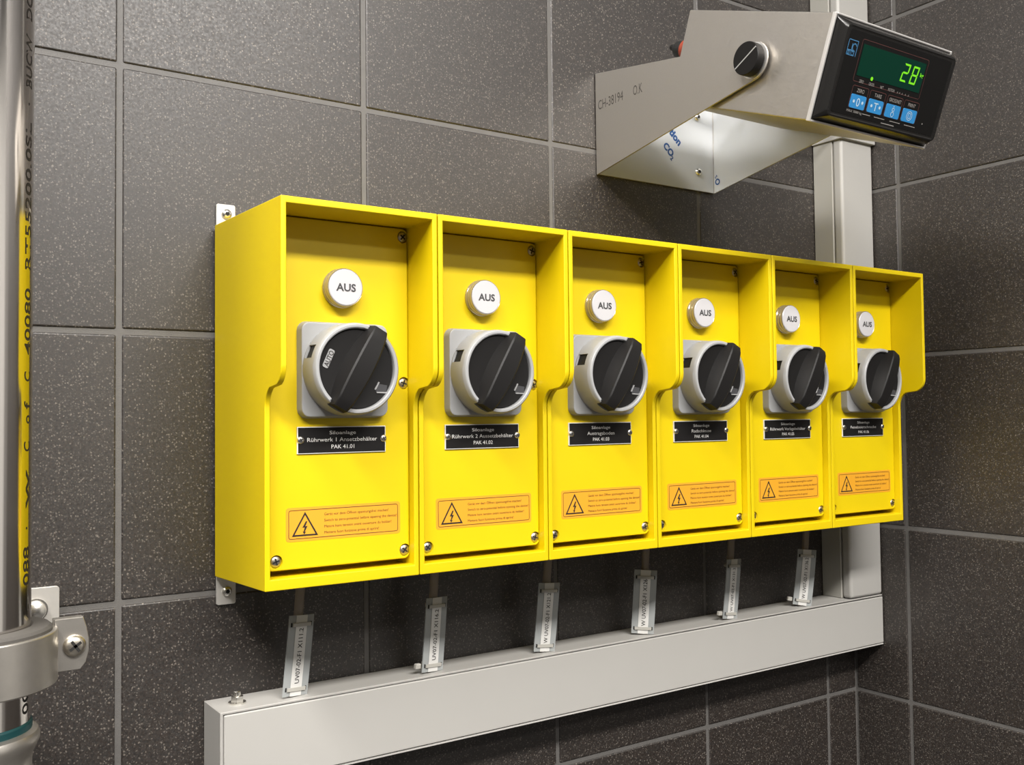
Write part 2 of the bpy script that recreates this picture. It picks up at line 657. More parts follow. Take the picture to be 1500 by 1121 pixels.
e = empty('hex_bolt', (0.0810, -0.0215, CH_T), 'small zinc hexagon bolt on the left end of the horizontal trunking', 'bolt')
mb = MB().lathe([(0, 0), (.0066, 0), (.0066, .0012), (.0045, .0013), (0, .0013)], 28)
put('washer', mb.data('washer', M_ZINC), e)
mb = MB().poly([(.0050 * math.cos(math.radians(60 * k + 10)), .0050 * math.sin(math.radians(60 * k + 10))) for k in range(6)], .0013, .0055, bev=.0006)
mb.lathe([(0, .0052), (.0026, .0052), (.0026, .0088), (.0022, .0092), (0, .0092)], 16)
put('nut', mb.data('nut', M_ZINC), e)

# ------------------------------------------------------------------ yellow switch boxes
BX, PITCHX, BW = 0.0694, 0.1200, 0.1191
BZ = -0.1867          # base height of a box in the world
L0 = -BZ              # world z + L0 = local z
YB, YH, YF, YLID = -0.0042, -0.1437, -0.1128, -0.1060
SW = (0.0604, -0.0313)  # switch centre (local x, world z)


def zl(z):
    return z + L0


def scurve():
    """front edge of a side wall, hood lip down to the lower rim, as (y, z)"""
    pts = []
    # fillet at the end of the hood lip, near-level ledge, fillet into the lower rim
    r1, r2 = 0.0145, 0.0150
    ca = (YH + r1, -0.0300)
    for k in range(0, 7):
        a = math.radians(180 + 66 * k / 6)
        pts.append((ca[0] + r1 * math.cos(a), ca[1] + r1 * math.sin(a)))
    cb = (YF - r2, -0.0585)
    for k in range(0, 7):
        a = math.radians(66 - 66 * k / 6)
        pts.append((cb[0] + r2 * math.cos(a), cb[1] + r2 * math.sin(a)))
    return pts


prof = [(YB, -0.1867), (YB, 0.0856), (YH, 0.0826)] + scurve() + [(YF, -0.1835)]
rings = []
for x in (0.0, BW):
    rings.append([Vector((x, y, zl(z))) for y, z in prof])
outer = MB().loft(rings).data('housing', M_YEL)
cav = MB().box(0.0040, BW - 0.0040, -0.3, -0.0840, zl(-0.1757), zl(0.0778)).data('cav', M_YEL)
ME_HOUSING = boolean(outer, [cav], bevel=0.0007, bseg=2)

LX0, LX1, LZ0, LZ1 = 0.0043, BW - 0.0043, -0.1712, 0.0770
LC = ((LX0 + LX1) / 2, (LZ0 + LZ1) / 2)
SCREWS = [(0.0107, 0.0706), (0.1109, 0.0706), (0.1109, -0.0400), (0.0107, -0.1648), (0.1109, -0.1648)]
lid = MB().rslab(LX1 - LX0, LZ1 - LZ0, 0.0040, 0.0, 0.0217, bev=0.0012, M=FR(LC[0], -0.0843, zl(LC[1]))).data('lid', M_YEL)
cut = [MB().lathe([(0, 0.0050), (0.0046, 0.0050), (0.0048, 0.02), (0, 0.02)], 24, M=FR(x, -0.0978, zl(z))).data('c', M_DARK) for x, z in SCREWS]
ME_LID = boolean(lid, cut)


def pan_screw(r, h, rot=0.0, cross=True, seg=24):
    prof_ = [(0, 0), (r, 0), (r, h * 0.35), (r * 0.86, h * 0.72), (r * 0.6, h * 0.94), (r * 0.25, h), (0, h)]
    m = MB().lathe(prof_, seg)
    R = Matrix.Rotation(rot, 4, 'Z')
    if cross:
        a, b = r * 0.60, r * 0.13
        m.box(-a, a, -b, b, h * 0.6, h * 1.03, M=R, mi=1)
        m.box(-b, b, -a, a, h * 0.6, h * 1.03, M=R, mi=1)
    else:
        m.poly([(r * .45 * math.cos(math.radians(60 * k)), r * .45 * math.sin(math.radians(60 * k))) for k in range(6)], h * 0.6, h * 1.02, M=R, mi=1)
    return m


def screw_data(M, r, h, rot=0.0, cross=True, mt=None):
    t = pan_screw(r, h, rot, cross)
    t.bm.transform(M)
    return t.data('screw', [mt or M_NICKEL, M_DARK])


ME_LSCREW = [screw_data(I4, 0.0042, 0.0026, a) for a in (0.3, 0.9, 1.25)]
ME_NSCREW = screw_data(I4, 0.0027, 0.0016, 0.5, mt=M_ZINC)
ME_TSCREW = screw_data(I4, 0.0040, 0.0028, 0.2, cross=False, mt=M_ZINC)

# pilot lamp
ME_LAMP = MB().lathe([(0.0085, 0), (.0140, 0), (.0141, .003), (.0136, .0036), (.0139, .0046), (.0138, .0068), (.0133, .0075), (.0137, .0083), (.0136, .0106), (.0132, .0114), (.0130, .0112), (.0130, .0095), (.0085, .0095)], 40, closed=True).data('pilot_lamp', M_CLEAR)
ME_LENS = MB().lathe([(0, .004), (.0129, .004), (.0129, .0114), (.0124, .0120), (.0085, .0123), (0, .0124)], 40).data('lens', M_LENS)
ME_AUS = add_text(MB(), 'AUS', I4, 0.0054, w=0.0150, bold=0.035, y=-0.0027, z=0.01265).data('lettering', M_INK)

# rotary isolator: square plate, round collar with a padlock slot, black handle
ME_SPLATE = MB().rslab(0.0672, 0.0672, 0.0060, 0.0, 0.0072, bev=0.0012, draft=0.0009).data('switch_plate', M_GREYP)
col = MB().lathe([(.0284, .0068), (.0330, .0068), (.0326, .0240), (.0320, .0268), (.0310, .0276), (.0296, .0276), (.0288, .0270), (.0284, .0255)], 72, closed=True).data('collar', M_GREYP)
acut = math.radians(158)
cutm = []
for sgn in (0,):
    cutm.append(MB().box(.026, .036, -.0050, .0050, .0084, .0200, M=Matrix.Rotation(acut, 4, 'Z')).data('c', M_GREYP))
HANG = math.radians(90 - 29.3)  # bar direction in the switch frame
bd = Vector((math.cos(HANG), math.sin(HANG), 0))
cutm.append(MB().box(-.036, -.0270, -.0068, .0068, .0225, .04, M=Matrix.Rotation(HANG, 4, 'Z')).data('c', M_GREYP))
cutm.append(MB().box(.0270, .036, -.0068, .0068, .0250, .04, M=Matrix.Rotation(HANG, 4, 'Z')).data('c', M_GREYP))
ME_COLLAR = boolean(col, cutm)
mb = MB().lathe([(0, .0072), (.0276, .0072), (.0278, .0100), (.0281, .0245), (.0277, .0252), (.0255, .0250), (.015, .0246), (0, .0246)], 56)
rings = []
nsec = 14
for k in range(nsec + 1):
    t = -1 + 2 * k / nsec
    u = t * 0.0318
    wb = 0.0118 * (1 - 0.42 * t * t)
    wt = 0.0072 * (1 - 0.30 * t * t)
    h = 0.0375 - 0.0032 * t * t
    if k in (0, nsec):
        h -= 0.0012
    z0 = 0.0238
    c = 0.0008
    rings.append([(u, -wb, z0), (u, wb, z0), (u, wt + c * .6, h - c), (u, wt - c, h), (u, -wt + c, h + 0.0002), (u, -wt - c * .6, h - c)])
mb.loft(rings, M=Matrix.Rotation(HANG, 4, 'Z'))
mb.box(.0270, .0312, -.0049, .0049, .0085, .0199, M=Matrix.Rotation(acut, 4, 'Z'))
ME_HANDLE = mb.data('rotary_handle', M_BLACKP, smooth=28)
# small open window low on the handle disc, seen as a bright lip round a dark pocket
Rw = frame((0.0272, -0.0145, 0.0), (0.93, 0.12, 0), (0.42, 0.90, 0))
mb = MB().box(-.0042, .0042, -.0030, .0030, .0244, .02535, bev=.0003, seg=1, M=Matrix.Translation((0.0192, -0.0138, 0)) @ Matrix.Rotation(math.radians(-8), 4, 'Z'), mi=1)
mb.box(-.0046, -.0036, -.0034, .0030, .0244, .02585, bev=.0002, seg=1, M=Matrix.Translation((0.0192, -0.0138, 0)) @ Matrix.Rotation(math.radians(-30), 4, 'Z'))
mb.box(-.0040, .0042, -.0034, -.0024, .0244, .02575, bev=.0002, seg=1, M=Matrix.Translation((0.0192, -0.0138, 0)) @ Matrix.Rotation(math.radians(-2), 4, 'Z'))
ME_WINDOW = mb.data('position_window', [M_SLOT, M_INK])

ME_NPLATE = MB().box(-.0345, .0345, -.0096, .0096, 0, .0013, bev=.0002, seg=1).data('nameplate', M_NPWHITE)
ME_NFACE = MB().box(-.0339, .0339, -.0090, .0090, .0010, .00155, bev=.0002, seg=1).data('engraved_face', M_NPBLACK)
ME_STICK = MB().rslab(0.0893, 0.0238, 0.0022, 0, 0.00022).data('warning_label', M_ORANGE)


def ring_poly(mb, w_, h_, r_, t_, z, M=I4, mi=0):
    a = rrect(w_, h_, r_)
    b = rrect(w_ - 2 * t_, h_ - 2 * t_, max(r_ - t_, .0002))
    t = bmesh.new()
    va = [t.verts.new((x, y, z)) for x, y in a]
    vb = [t.verts.new((x, y, z)) for x, y in b]
    n = len(a)
    for i in range(n):
        j = (i + 1) % n
        t.faces.new((va[i], va[j], vb[j], vb[i]))
    mb.merge(t, M, mi)


def flat(mb, pts, z, M=I4, mi=0):
    t = bmesh.new()
    t.faces.new([t.verts.new((x, y, z)) for x, y in pts])
    mb.merge(t, M, mi)


mb = MB()
ring_poly(mb, 0.0855, 0.0202, 0.0016, 0.00042, 0.00034)
ME_SBORD = mb.data('border', M_ORINK)
mb = MB()
tri_c, tb, th = (-0.0305, 0.0), 0.0196, 0.0170
A = (tri_c[0] - tb / 2, -0.0083), (tri_c[0] + tb / 2, -0.0083), (tri_c[0], -0.0083 + th)
cx, cy = tri_c[0], -0.0083 + th / 3
B = [(cx + (x - cx) * 0.80, cy + (y - cy) * 0.80) for x, y in A]
for i in range(3):
    j = (i + 1) % 3
    flat(mb, [A[i], A[j], B[j], B[i]], 0.00034)
bx, by = cx, cy + 0.0004
bolt = [(0.0006, 0.0052), (-0.0022, -0.0003), (-0.0003, -0.0001), (-0.0012, -0.0036), (-0.0021, -0.0032), (-0.0007, -0.0062), (0.0007, -0.0036), (-0.0003, -0.0038), (0.0021, 0.0012), (0.0002, 0.0008), (0.0018, 0.0050)]
flat(mb, [(bx + x * .92, by + y * .82) for x, y in bolt], 0.00034)
ME_STRI = mb.data('hazard_triangle', M_BLACKINK)
mb = MB()
LINES = ['Gerät vor dem Öffnen spannungsfrei machen!', 'Switch to zero-potential before opening the device!', 'Mettre hors tension avant ouverture du boîtier!', 'Mettere fuori funzione prima di aprire!']
for i, s in enumerate(LINES):
    tw = text_mesh(s)[1]
    add_text(mb, s, I4, 0.0020, w=0.0575 * tw / text_mesh(LINES[1])[1], align='L', x=-0.0160, y=0.0052 - 0.0043 * i, z=0.00034)
ME_STEXT = mb.data('lettering', M_ORINK)

NAMES = [('Rührwerk 1 Ansetzbehälter', 0.0545, 'PAK 41.01'), ('Rührwerk 2 Aussetzbehälter', 0.0570, 'PAK 41.02'), ('Austragsboden', 0.0300, 'PAK 41.03'),
         ('Radschleuse', 0.0250, 'PAK 41.04'), ('Rührwerk Vorlagebehälter', 0.0520, 'PAK 41.05'), ('Feindosierschnecke', 0.0430, 'PAK 41.06')]
ORD = ['leftmost of the row', 'second from the left in the row', 'third from the left in the row',
       'fourth from the left in the row', 'fifth from the left in the row', 'rightmost of the row']

for i in range(6):
    nm, nw, pak = NAMES[i]
    e = empty('switch_box', (BX + PITCHX * i, 0, BZ), 'yellow hooded switch box with plate %s, %s' % (pak, ORD[i]), 'switch box', group='yellow switch boxes in the row')
    put('housing', ME_HOUSING, e)
    put('lid', ME_LID, e)
    for k, (x, z) in enumerate(SCREWS):
        s = put('lid_screw', ME_LSCREW[(k + i) % 3], e)
        s.matrix_local = FR(x, -0.1032, zl(z))
    lamp = put('pilot_lamp', ME_LAMP, e, label='round white indicator lamp reading AUS')
    lamp.matrix_local = FR(0.0596, YLID + 0.0001, zl(0.0281)) @ Matrix.Diagonal((1.02, 1.02, 0.78, 1))
    put('lens', ME_LENS, lamp)
    put('lettering', ME_AUS, lamp)
    fs = FR(SW[0], YLID + 0.0001, zl(SW[1]))
    s = put('switch_plate', ME_SPLATE, e, label='light grey square switch plate')
    s.matrix_local = fs
    s = put('switch_collar', ME_COLLAR, e, label='light grey round collar around the handle')
    s.matrix_local = fs
    h = put('rotary_handle', ME_HANDLE, e, label='black rotary handle with a raised grip bar')
    h.matrix_local = fs
    put('position_window', ME_WINDOW, h)
    if i == 0:
        mb = MB()
        pc, pu = Vector((-0.0213, 0.0068, 0)), Vector((0.0054, 0.0119, 0)).normalized()
        F = frame(pc, pu, Vector((-pu.y, pu.x, 0)))
        mb.rslab(0.0138, 0.0044, 0.0012, 0.0240, 0.02545, bev=0.0001, M=F)
        add_text(mb, 'AUTO', F, 0.0038, w=0.0115, bold=0.02, y=-0.0019, z=0.0256, mi=1)
        put('position_tag', mb.data('position_tag', [M_TAUTO, M_BLACKINK]), h, label='grey AUTO tag on the handle disc')
    npl = put('nameplate', ME_NPLATE, e, label='black engraved nameplate reading %s' % pak)
    npl.matrix_local = FR(0.0602, YLID + 0.0001, zl(-0.0813))
    put('engraved_face', ME_NFACE, npl)
    mb = MB()
    add_text(mb, 'Siloanlage', I4, 0.0026, w=0.0205, y=0.0040, z=0.0017)
    add_text(mb, nm, I4, 0.0030, w=nw, y=-0.0011, z=0.0017)
    add_text(mb, pak, I4, 0.0030, w=0.0178, y=-0.0062, z=0.0017)
    put('lettering', mb.data('lettering', M_NPWHITE), npl)
    for sx in (-0.0322, 0.0324):
        s = put('plate_screw', ME_NSCREW, npl)
        s.matrix_local = Matrix.Translation((sx, 0.0003, 0.0014))
    st = put('warning_label', ME_STICK, e, label='orange high voltage warning label in four languages')
    st.matrix_local = FR(0.0622, YLID + 0.0001, zl(-0.1401))
    put('border', ME_SBORD, st)
    put('hazard_triangle', ME_STRI, st)
    put('lettering', ME_STEXT, st)
    # cable entry under the box
    gl = MB().lathe([(0, 0.006), (.0085, 0.006), (.0085, -.0045), (.0070, -.0065), (0, -.0065)], 24, M=Matrix.Translation((0.0597, -0.0300, 0.0004)))
    put('cable_gland', gl.data('cable_gland', M_BLACKM), e)
    if i == 0:
        for zc, z0, z1, zs in ((0.0940, 0.0840, 0.1032, 0.0955), (-0.1970, -0.2092, -0.1840, -0.1990)):
            mb = MB().rslab(0.0150, z1 - z0, 0.0016, 0.0006, 0.0026, bev=0.0003, M=FR(0.0094, 0, zl((z0 + z1) / 2)))
            t = put('mounting_tab', mb.data('mounting_tab', M_PLATE), e, label='pale metal fixing tab')
            s = put('tab_screw', ME_TSCREW, t)
            s.matrix_local = FR(0.0098, -0.0026, zl(zs))

# ------------------------------------------------------------------ cables and their marker tags
XCEN = [BX + PITCHX * i + 0.0597 for i in range(6)]
TAGS = [  # bottom x, yaw (deg, + turns right), text, bend, loose tie tail
    (0.1218, 11, 'UV07-02-F1 X111.2', 0.15, False), (0.2440, 9, 'UV07-02-F1 X116.2', 0.35, True), (0.3620, -5, 'W UV07-02-F1 X121.2', 0.2, False),
    (0.4840, -32, 'W UV07-02-F1 X126', 0.05, False), (0.6020, 4, 'W UV07-02-F1 X131.2', 0.5, True), (0.7190, -23, 'W UV07-02-F1 X136.2', 0.6, True)]
ORDC = ['first box from the left', 'second box from the left', 'third box from the left', 'fourth box from the left', 'fifth box from the left', 'rightmost box']
CR = 0.0037
for i, (xb, yaw, txt, bend, tail) in enumerate(TAGS):
    p0 = Vector((XCEN[i], -0.0300, BZ - 0.0035))
    p2 = Vector((xb, -0.0265, CH_T - 0.0002))
    p1 = (p0 + p2) / 2
    p1.x += (p0.x - p2.x) * 0.5 * bend
    pt = lambda t: p0 * (1 - t) ** 2 + p1 * 2 * t * (1 - t) + p2 * t * t
    dt = lambda t: (2 * (1 - t) * (p1 - p0) + 2 * t * (p2 - p1)).normalized()
    base = p2.copy()
    tu = MB().tube([pt(k / 12) - base for k in range(13)], CR, 14)
    c = put('cable', tu.data('cable', M_CABLE), loc=base)
    top(c, 'grey brown cable from the %s down into the trunking' % ORDC[i], 'cable', group='cables below the switch boxes')
    e = empty('cable_tag', base, 'frosted cable tag with white strip %s, under the %s' % (txt.replace('W ', ''), ORDC[i]), 'cable tag', group='cable tags below the switch boxes')
    a = math.radians(yaw)
    wv = Vector((math.cos(a), math.sin(a), 0))
    # parameter range covered by the tag (from near the trunking up about 60 mm)
    t_lo, t_hi = 0.985, 0.985 - 0.062 / (p0 - p2).length

    def fr(s):
        t = t_lo + (t_hi - t_lo) * s
        up = -dt(t)
        n = wv.cross(up).normalized()
        return pt(t) - base, (wv - up * wv.dot(up)).normalized(), up, n

    def strip(mb, s0, s1, x0, x1, n0, n1, ns=10, mi=0):
        rg = []
        for k in range(ns + 1):
            p, w_, u_, n_ = fr(s0 + (s1 - s0) * k / ns)
            q = p + n_ * CR
            rg.append([q + w_ * x0 + n_ * n0, q + w_ * x1 + n_ * n0, q + w_ * x1 + n_ * n1, q + w_ * x0 + n_ * n1])
        mb.loft(rg, mi=mi)

    mb = MB()
    strip(mb, 0, 1, -.0112, .0112, .0006, .0016)
    put('tag_holder', mb.data('tag_holder', M_TAG), e, label='translucent grey plastic holder')
    mb = MB()
    strip(mb, 0.0, 1.0, -.0050, .0050, .0017, .0020)
    lab = put('label_strip', mb.data('label_strip', M_PAPER), e, label='white printed label strip')
    length = 0.062

    def wrap(co):
        p, w_, u_, n_ = fr(min(max(co.x / length, 0), 1))
        return p + n_ * (CR + 0.0021) - w_ * co.y

    mb = MB()
    add_text(mb, txt, I4, 0.0040, w=0.0425 if not txt.startswith('W') else 0.0455, align='L', x=0.0095 if not txt.startswith('W') else 0.0075, y=-0.0020, bold=0.015, fit=wrap)
    put('lettering', mb.data('lettering', M_BLACKINK), lab)
    for q, s in enumerate((0.085, 0.885)):
        mb = MB()
        strip(mb, s - 0.022, s + 0.022, -.0082, .0082, .0021, .0029, 2)
        p, w_, u_, n_ = fr(s)
        fm = frame(p, w_, u_)
        # the tie goes round behind the cable
        pts = [Vector((0.0082 * math.cos(math.radians(x)), 0, 0.0050 + 0.0105 * math.sin(math.radians(x)))) for x in range(180, 361, 20)]
        rg = [[v + Vector((0, d, 0)) + v.normalized() * o for d, o in ((-.0013, 0), (.0013, 0), (.0013, .0007), (-.0013, .0007))] for v in pts]
        mb.loft(rg, M=fm)
        if tail and q == 0:
            mb.box(-.0172, -.0118, -.0022, .0022, .0010, .0045, bev=.0006, seg=1, M=fm)
        put('cable_tie', mb.data('cable_tie', M_TIE), e, label='clear nylon cable tie')
        mb = MB()
        for sx in (-.0089, .0089):
            strip(mb, s - 0.026, s + 0.026, sx - .0006, sx + .0006, .00155, .00175, 1)
        put('tie_slot_shade', mb.data('tie_slot_shade', M_DARK), e)  # dark strips laid on the holder paint the shade of its slots

# ------------------------------------------------------------------ stainless wall bracket
AX0, AX1 = 0.4565, 0.6225
BZ0, BZ1 = 0.1766, 0.2795
T = 0.0020
bo = Vector((AX0, 0, BZ0))
e = empty('wall_bracket', bo, 'stainless steel wall bracket holding the weighing display', 'bracket')
TIP = (-0.2065, 0.2290, 0.0165)


def arm_outline():
    # (y, z) outline: back edge on the wall, tapering to a rounded tip
    cy_, cz_, r_ = TIP
    pts = [(-0.0006, BZ0), (-0.0006, BZ1)]
    for k in range(0, 13):
        ang = math.radians(80 + 176 * k / 12)
        pts.append((cy_ + r_ * math.cos(ang), cz_ + r_ * math.sin(ang)))
    return pts


FX = frame((0, 0, 0), (0, 1, 0), (0, 0, 1))  # local x=+Y, y=+Z, z=+X
Tb = Matrix.Translation(-bo)
outl = arm_outline()
mb = MB()
mb.poly(outl, AX0, AX0 + T, M=Tb @ FX, bev=0.0003, seg=1)
put('side_arm', mb.data('side_arm', M_STEEL), e, label='left side arm with stamped marking')
mb = MB().poly(outl, AX1 - T, AX1, M=Tb @ FX)
arm_r = put('side_arm', mb.data('side_arm', M_STEEL), e, label='right side arm with protective film')
mb = MB().box(AX0 + 0.0004, AX1 - 0.0004, -0.0006 - T, -0.0006, BZ0 + 0.0002, BZ1, M=Tb)
bp = put('back_plate', mb.data('back_plate', M_STEEL), e, label='back plate under protective film')
# protective film with its blue print on the inner faces
mb = MB().box(AX0 + T + 0.0003, AX1 - T - 0.0003, -0.0028, -0.0026, BZ0 + 0.0004, BZ1 - 0.0004, M=Tb)
put('protective_film', mb.data('protective_film', M_FILM), bp)
inn = [(y * 0.998 - 0.0030 if k < 2 else y, z) for k, (y, z) in enumerate(outl)]
mb = MB().poly(inn, AX1 - T - 0.0003, AX1 - T - 0.0001, M=Tb @ FX)
put('protective_film', mb.data('protective_film', M_FILM), arm_r)
mb = MB()
rr = (math.cos(math.radians(-43)), 0, math.sin(math.radians(-43)))
uu = (math.sin(math.radians(43)), 0, math.cos(math.radians(43)))
f1 = Tb @ frame((0.5452, -0.0029, 0.2186), rr, uu)
add_text(mb, 'CO', f1, 0.0076, align='L', bold=0.06)
add_text(mb, '2', f1, 0.0048, align='L', x=0.0156, y=-0.0022, bold=0.05)
f2 = Tb @ frame((0.5540, -0.0029, 0.2345), rr, uu)
add_text(mb, 'tion', f2, 0.0086, align='L', bold=0.06)
put('film_print', mb.data('film_print', M_FILMINK), bp, label='blue CO2 print')
mb = MB()
f3 = Tb @ frame((AX1 - T - 0.0004, -0.0082, 0.1872), (0, 0.75, 0.66), (0, 0.66, -0.75))
f3 = Tb @ frame((AX1 - T - 0.0004, -0.0065, 0.1905), (0, -0.62, -0.78), (0, 0.78, -0.62))
f3 = Tb @ frame((AX1 - T - 0.0004, -0.0135, 0.1880), (0, 0.70, 0.71), (0, 0.71, -0.70))
add_text(mb, 'O', f3, 0.0066, align='L', bold=0.05, z=0.0002)
add_text(mb, '2', f3, 0.0036, align='L', x=0.0080, y=-0.0012, bold=0.04, z=0.0002)
put('film_print', mb.data('film_print', M_FILMINK), arm_r)
for z in (0.2572, 0.1973):
    s = put('fixing_screw', screw_data(Tb @ FR(0.5962, -0.0027, z), 0.0042, 0.0032, 0.3, cross=False, mt=M_ZINC), e)
# stamped lettering on the left arm
FL = Tb @ frame((AX0, 0, 0), (0, -1, 0), (0, 0, 1))   # faces -X
mb = MB()
add_text(mb, 'CH-38194', FL, 0.0098, w=0.0380, align='L', x=0.0046, y=0.2413)
add_text(mb, 'O.K', FL, 0.0098, w=0.0130, align='L', x=0.0575, y=0.2412)
put('stamped_lettering', mb.data('stamped_lettering', M_STAMP), e, label='stamped marking on the left arm')
# clamping knobs
for side in (0, 1):
    xk = AX0 if side == 0 else AX1
    ku = frame((xk, -0.2090, 0.2285), (0, -1, 0) if side == 0 else (0, 1, 0), (0, 0, 1))
    mb = MB().lathe([(0, 0), (.0150, 0), (.0150, .0010), (0, .0010)], 32, M=Tb @ ku)
    wsh = put('washer', mb.data('washer', M_STEELB), e)
    mb = MB().lathe([(0, .0010), (.0120, .0010), (.0138, .0030), (.0138, .0100), (.0133, .0107), (0, .0109)], 40, M=Tb @ ku)
    kn = put('clamp_knob', mb.data('clamp_knob', M_BLACKP), e, label='black round clamping knob')
    if side == 0:
        mb = MB().box(-.0128, .0132, -.0005, .0005, .0106, .01115, M=Tb @ ku @ Matrix.Rotation(math.radians(28), 4, 'Z'))
        put('knob_line', mb.data('knob_line', M_SLOT), kn, label='pale line across the knob')

# ------------------------------------------------------------------ weighing display in the bracket
IO = Vector((0.4610, -0.2872, 0.2433))   # front top left edge of the case
VU = Vector((0, -0.3423, 0.9396))
VN = Vector((0, -0.9396, -0.3423))
IM = frame(IO, (1, 0, 0), VU)            # local x right, y up the front, z out of the front
IW, IH, ID = 0.1545, 0.0824, 0.1665
pivot = IM @ Vector((IW / 2, -IH, -ID / 2))
e = empty('weighing_display', pivot, 'stainless weighing display with green lit figures 28 in the wall bracket', 'display')
D = Matrix.Translation(-pivot) @ IM
case = MB().box(0, IW, -IH, 0, -ID, 0, bev=0.0011, seg=2, M=D).data('case', M_STEEL)
ccut = MB().box(0.0016, IW - 0.0016, -IH + 0.0016, -0.0016, -0.012, 0.02, M=D).data('c', M_STEEL)
put('case', boolean(case, [ccut]), e, label='brushed stainless sleeve case')
mb = MB()
t = bmesh.new()
hemo = rrect(IW - 0.0004, IH - 0.0004, 0.0012)
mb.bm.free()
mb.bm = bmesh.new()
# rounded folded hem along the front edge
for x0, x1, y0, y1 in ((-0.0004, 0.0017, -IH - 0.0004, 0.0004), (IW - 0.0017, IW + 0.0004, -IH - 0.0004, 0.0004), (0.0017, IW - 0.0017, -0.0014, 0.0004), (0.0017, IW - 0.0017, -IH - 0.0004, -IH + 0.0014)):
    mb.box(x0, x1, y0, y1, -0.0024, 0.0014, bev=0.0007, seg=2, M=D)
put('front_hem', mb.data('front_hem', M_STEELB), e, label='bright folded front edge')
# black bezel: a low pyramid frame with rounded front corners
BCX, BCY = IW / 2, -IH / 2 + 0.0004
def rr3(wd, hd, r_, z_, dx=0.0, dy=0.0):
    return [(BCX + dx + x, BCY + dy + y, z_) for x, y in rrect(wd, hd, r_, 5)]
mb = MB()
mb.loft([rr3(IW - .0042, IH - .0036, .0015, -0.010), rr3(IW - .0042, IH - .0036, .0015, 0.0008), rr3(IW - .0090, IH - .0110, .0050, .0092, dx=.0012), rr3(IW - .0105, IH - .0125, .0046, .0105, dx=.0012), rr3(IW - .0130, IH - .0150, .0035, .0108, dx=.0012), rr3(IW - .0160, IH - .0180, .0030, .0101, dx=.0012)], M=D)
put('bezel', mb.data('bezel', M_BEZEL), e, label='black plastic bezel with rounded corners')
ZF = 0.0103
mb = MB().rslab(IW - .0200, IH - .0200, .0015, 0.0095, ZF, M=D @ Matrix.Translation((BCX + .0012, BCY, 0)))
ff = put('front_foil', mb.data('front_foil', M_FACE), e, label='black front foil with printed text')
S = lambda x, y: (x - 0.0015, y)   # front coordinates measured from the case corner
# display window
mb = MB()
mb.box(0.0298, 0.1125, -0.0412, -0.0175, ZF - 0.0003, ZF + 0.00025, M=D)
dw = put('display_window', mb.data('display_window', M_DISP), e, label='dark green display window')


def seg7(mb, code, x, y, w_, h_, t_, sl, z):
    """slanted seven segment figure; (x, y) is its lower left corner"""
    def q(px, py):
        return (x + px + py * sl, y + py)
    hh = h_ / 2
    g = t_ * 0.10
    seg = {'a': [(g, h_), (w_ - g, h_), (w_ - t_, h_ - t_), (t_, h_ - t_)], 'd': [(t_, t_), (w_ - t_, t_), (w_ - g, 0), (g, 0)],
           'g': [(t_ * .4, hh), (t_, hh + t_ / 2), (w_ - t_, hh + t_ / 2), (w_ - t_ * .4, hh), (w_ - t_, hh - t_ / 2), (t_, hh - t_ / 2)],
           'f': [(0, h_ - g), (t_, h_ - t_), (t_, hh + t_ / 2), (0, hh + g)], 'b': [(w_ - t_, h_ - t_), (w_, h_ - g), (w_, hh + g), (w_ - t_, hh + t_ / 2)],
           'e': [(0, hh - g), (t_, hh - t_ / 2), (t_, t_), (0, g)], 'c': [(w_ - t_, hh - t_ / 2), (w_, hh - g), (w_, g), (w_ - t_, t_)]}
    for c_ in code:
        flat(mb, [q(*p) for p in seg[c_]], z, M=D)


for code, dx, lab in (('abged', 0.0832, 'lit green figure 2'), ('abcdefg', 0.0955, 'lit green figure 8')):
    mb = MB()
    seg7(mb, code, dx, -0.0362, 0.0082, 0.0144, 0.0015, 0.13, ZF + 0.0004)
    put('lit_figure', mb.data('lit_figure', M_DIGIT), dw, label=lab)
mb = MB()
flat(mb, [(0.0490 + 0.0016 * math.cos(k * .5236), -0.0408 + 0.0016 * math.sin(k * .5236)) for k in range(12)], ZF + 0.0004, M=D)
put('status_light', mb.data('status_light', M_DIGIT), dw, label='small lit green dot')
mb = MB()
add_text(mb, 'kg', D, 0.0032, w=0.0046, align='L', x=0.1078, y=-0.0287, z=ZF + 0.0004, bold=0.03)
put('lit_unit', mb.data('lit_unit', M_DIGIT), dw, label='small lit green unit mark')
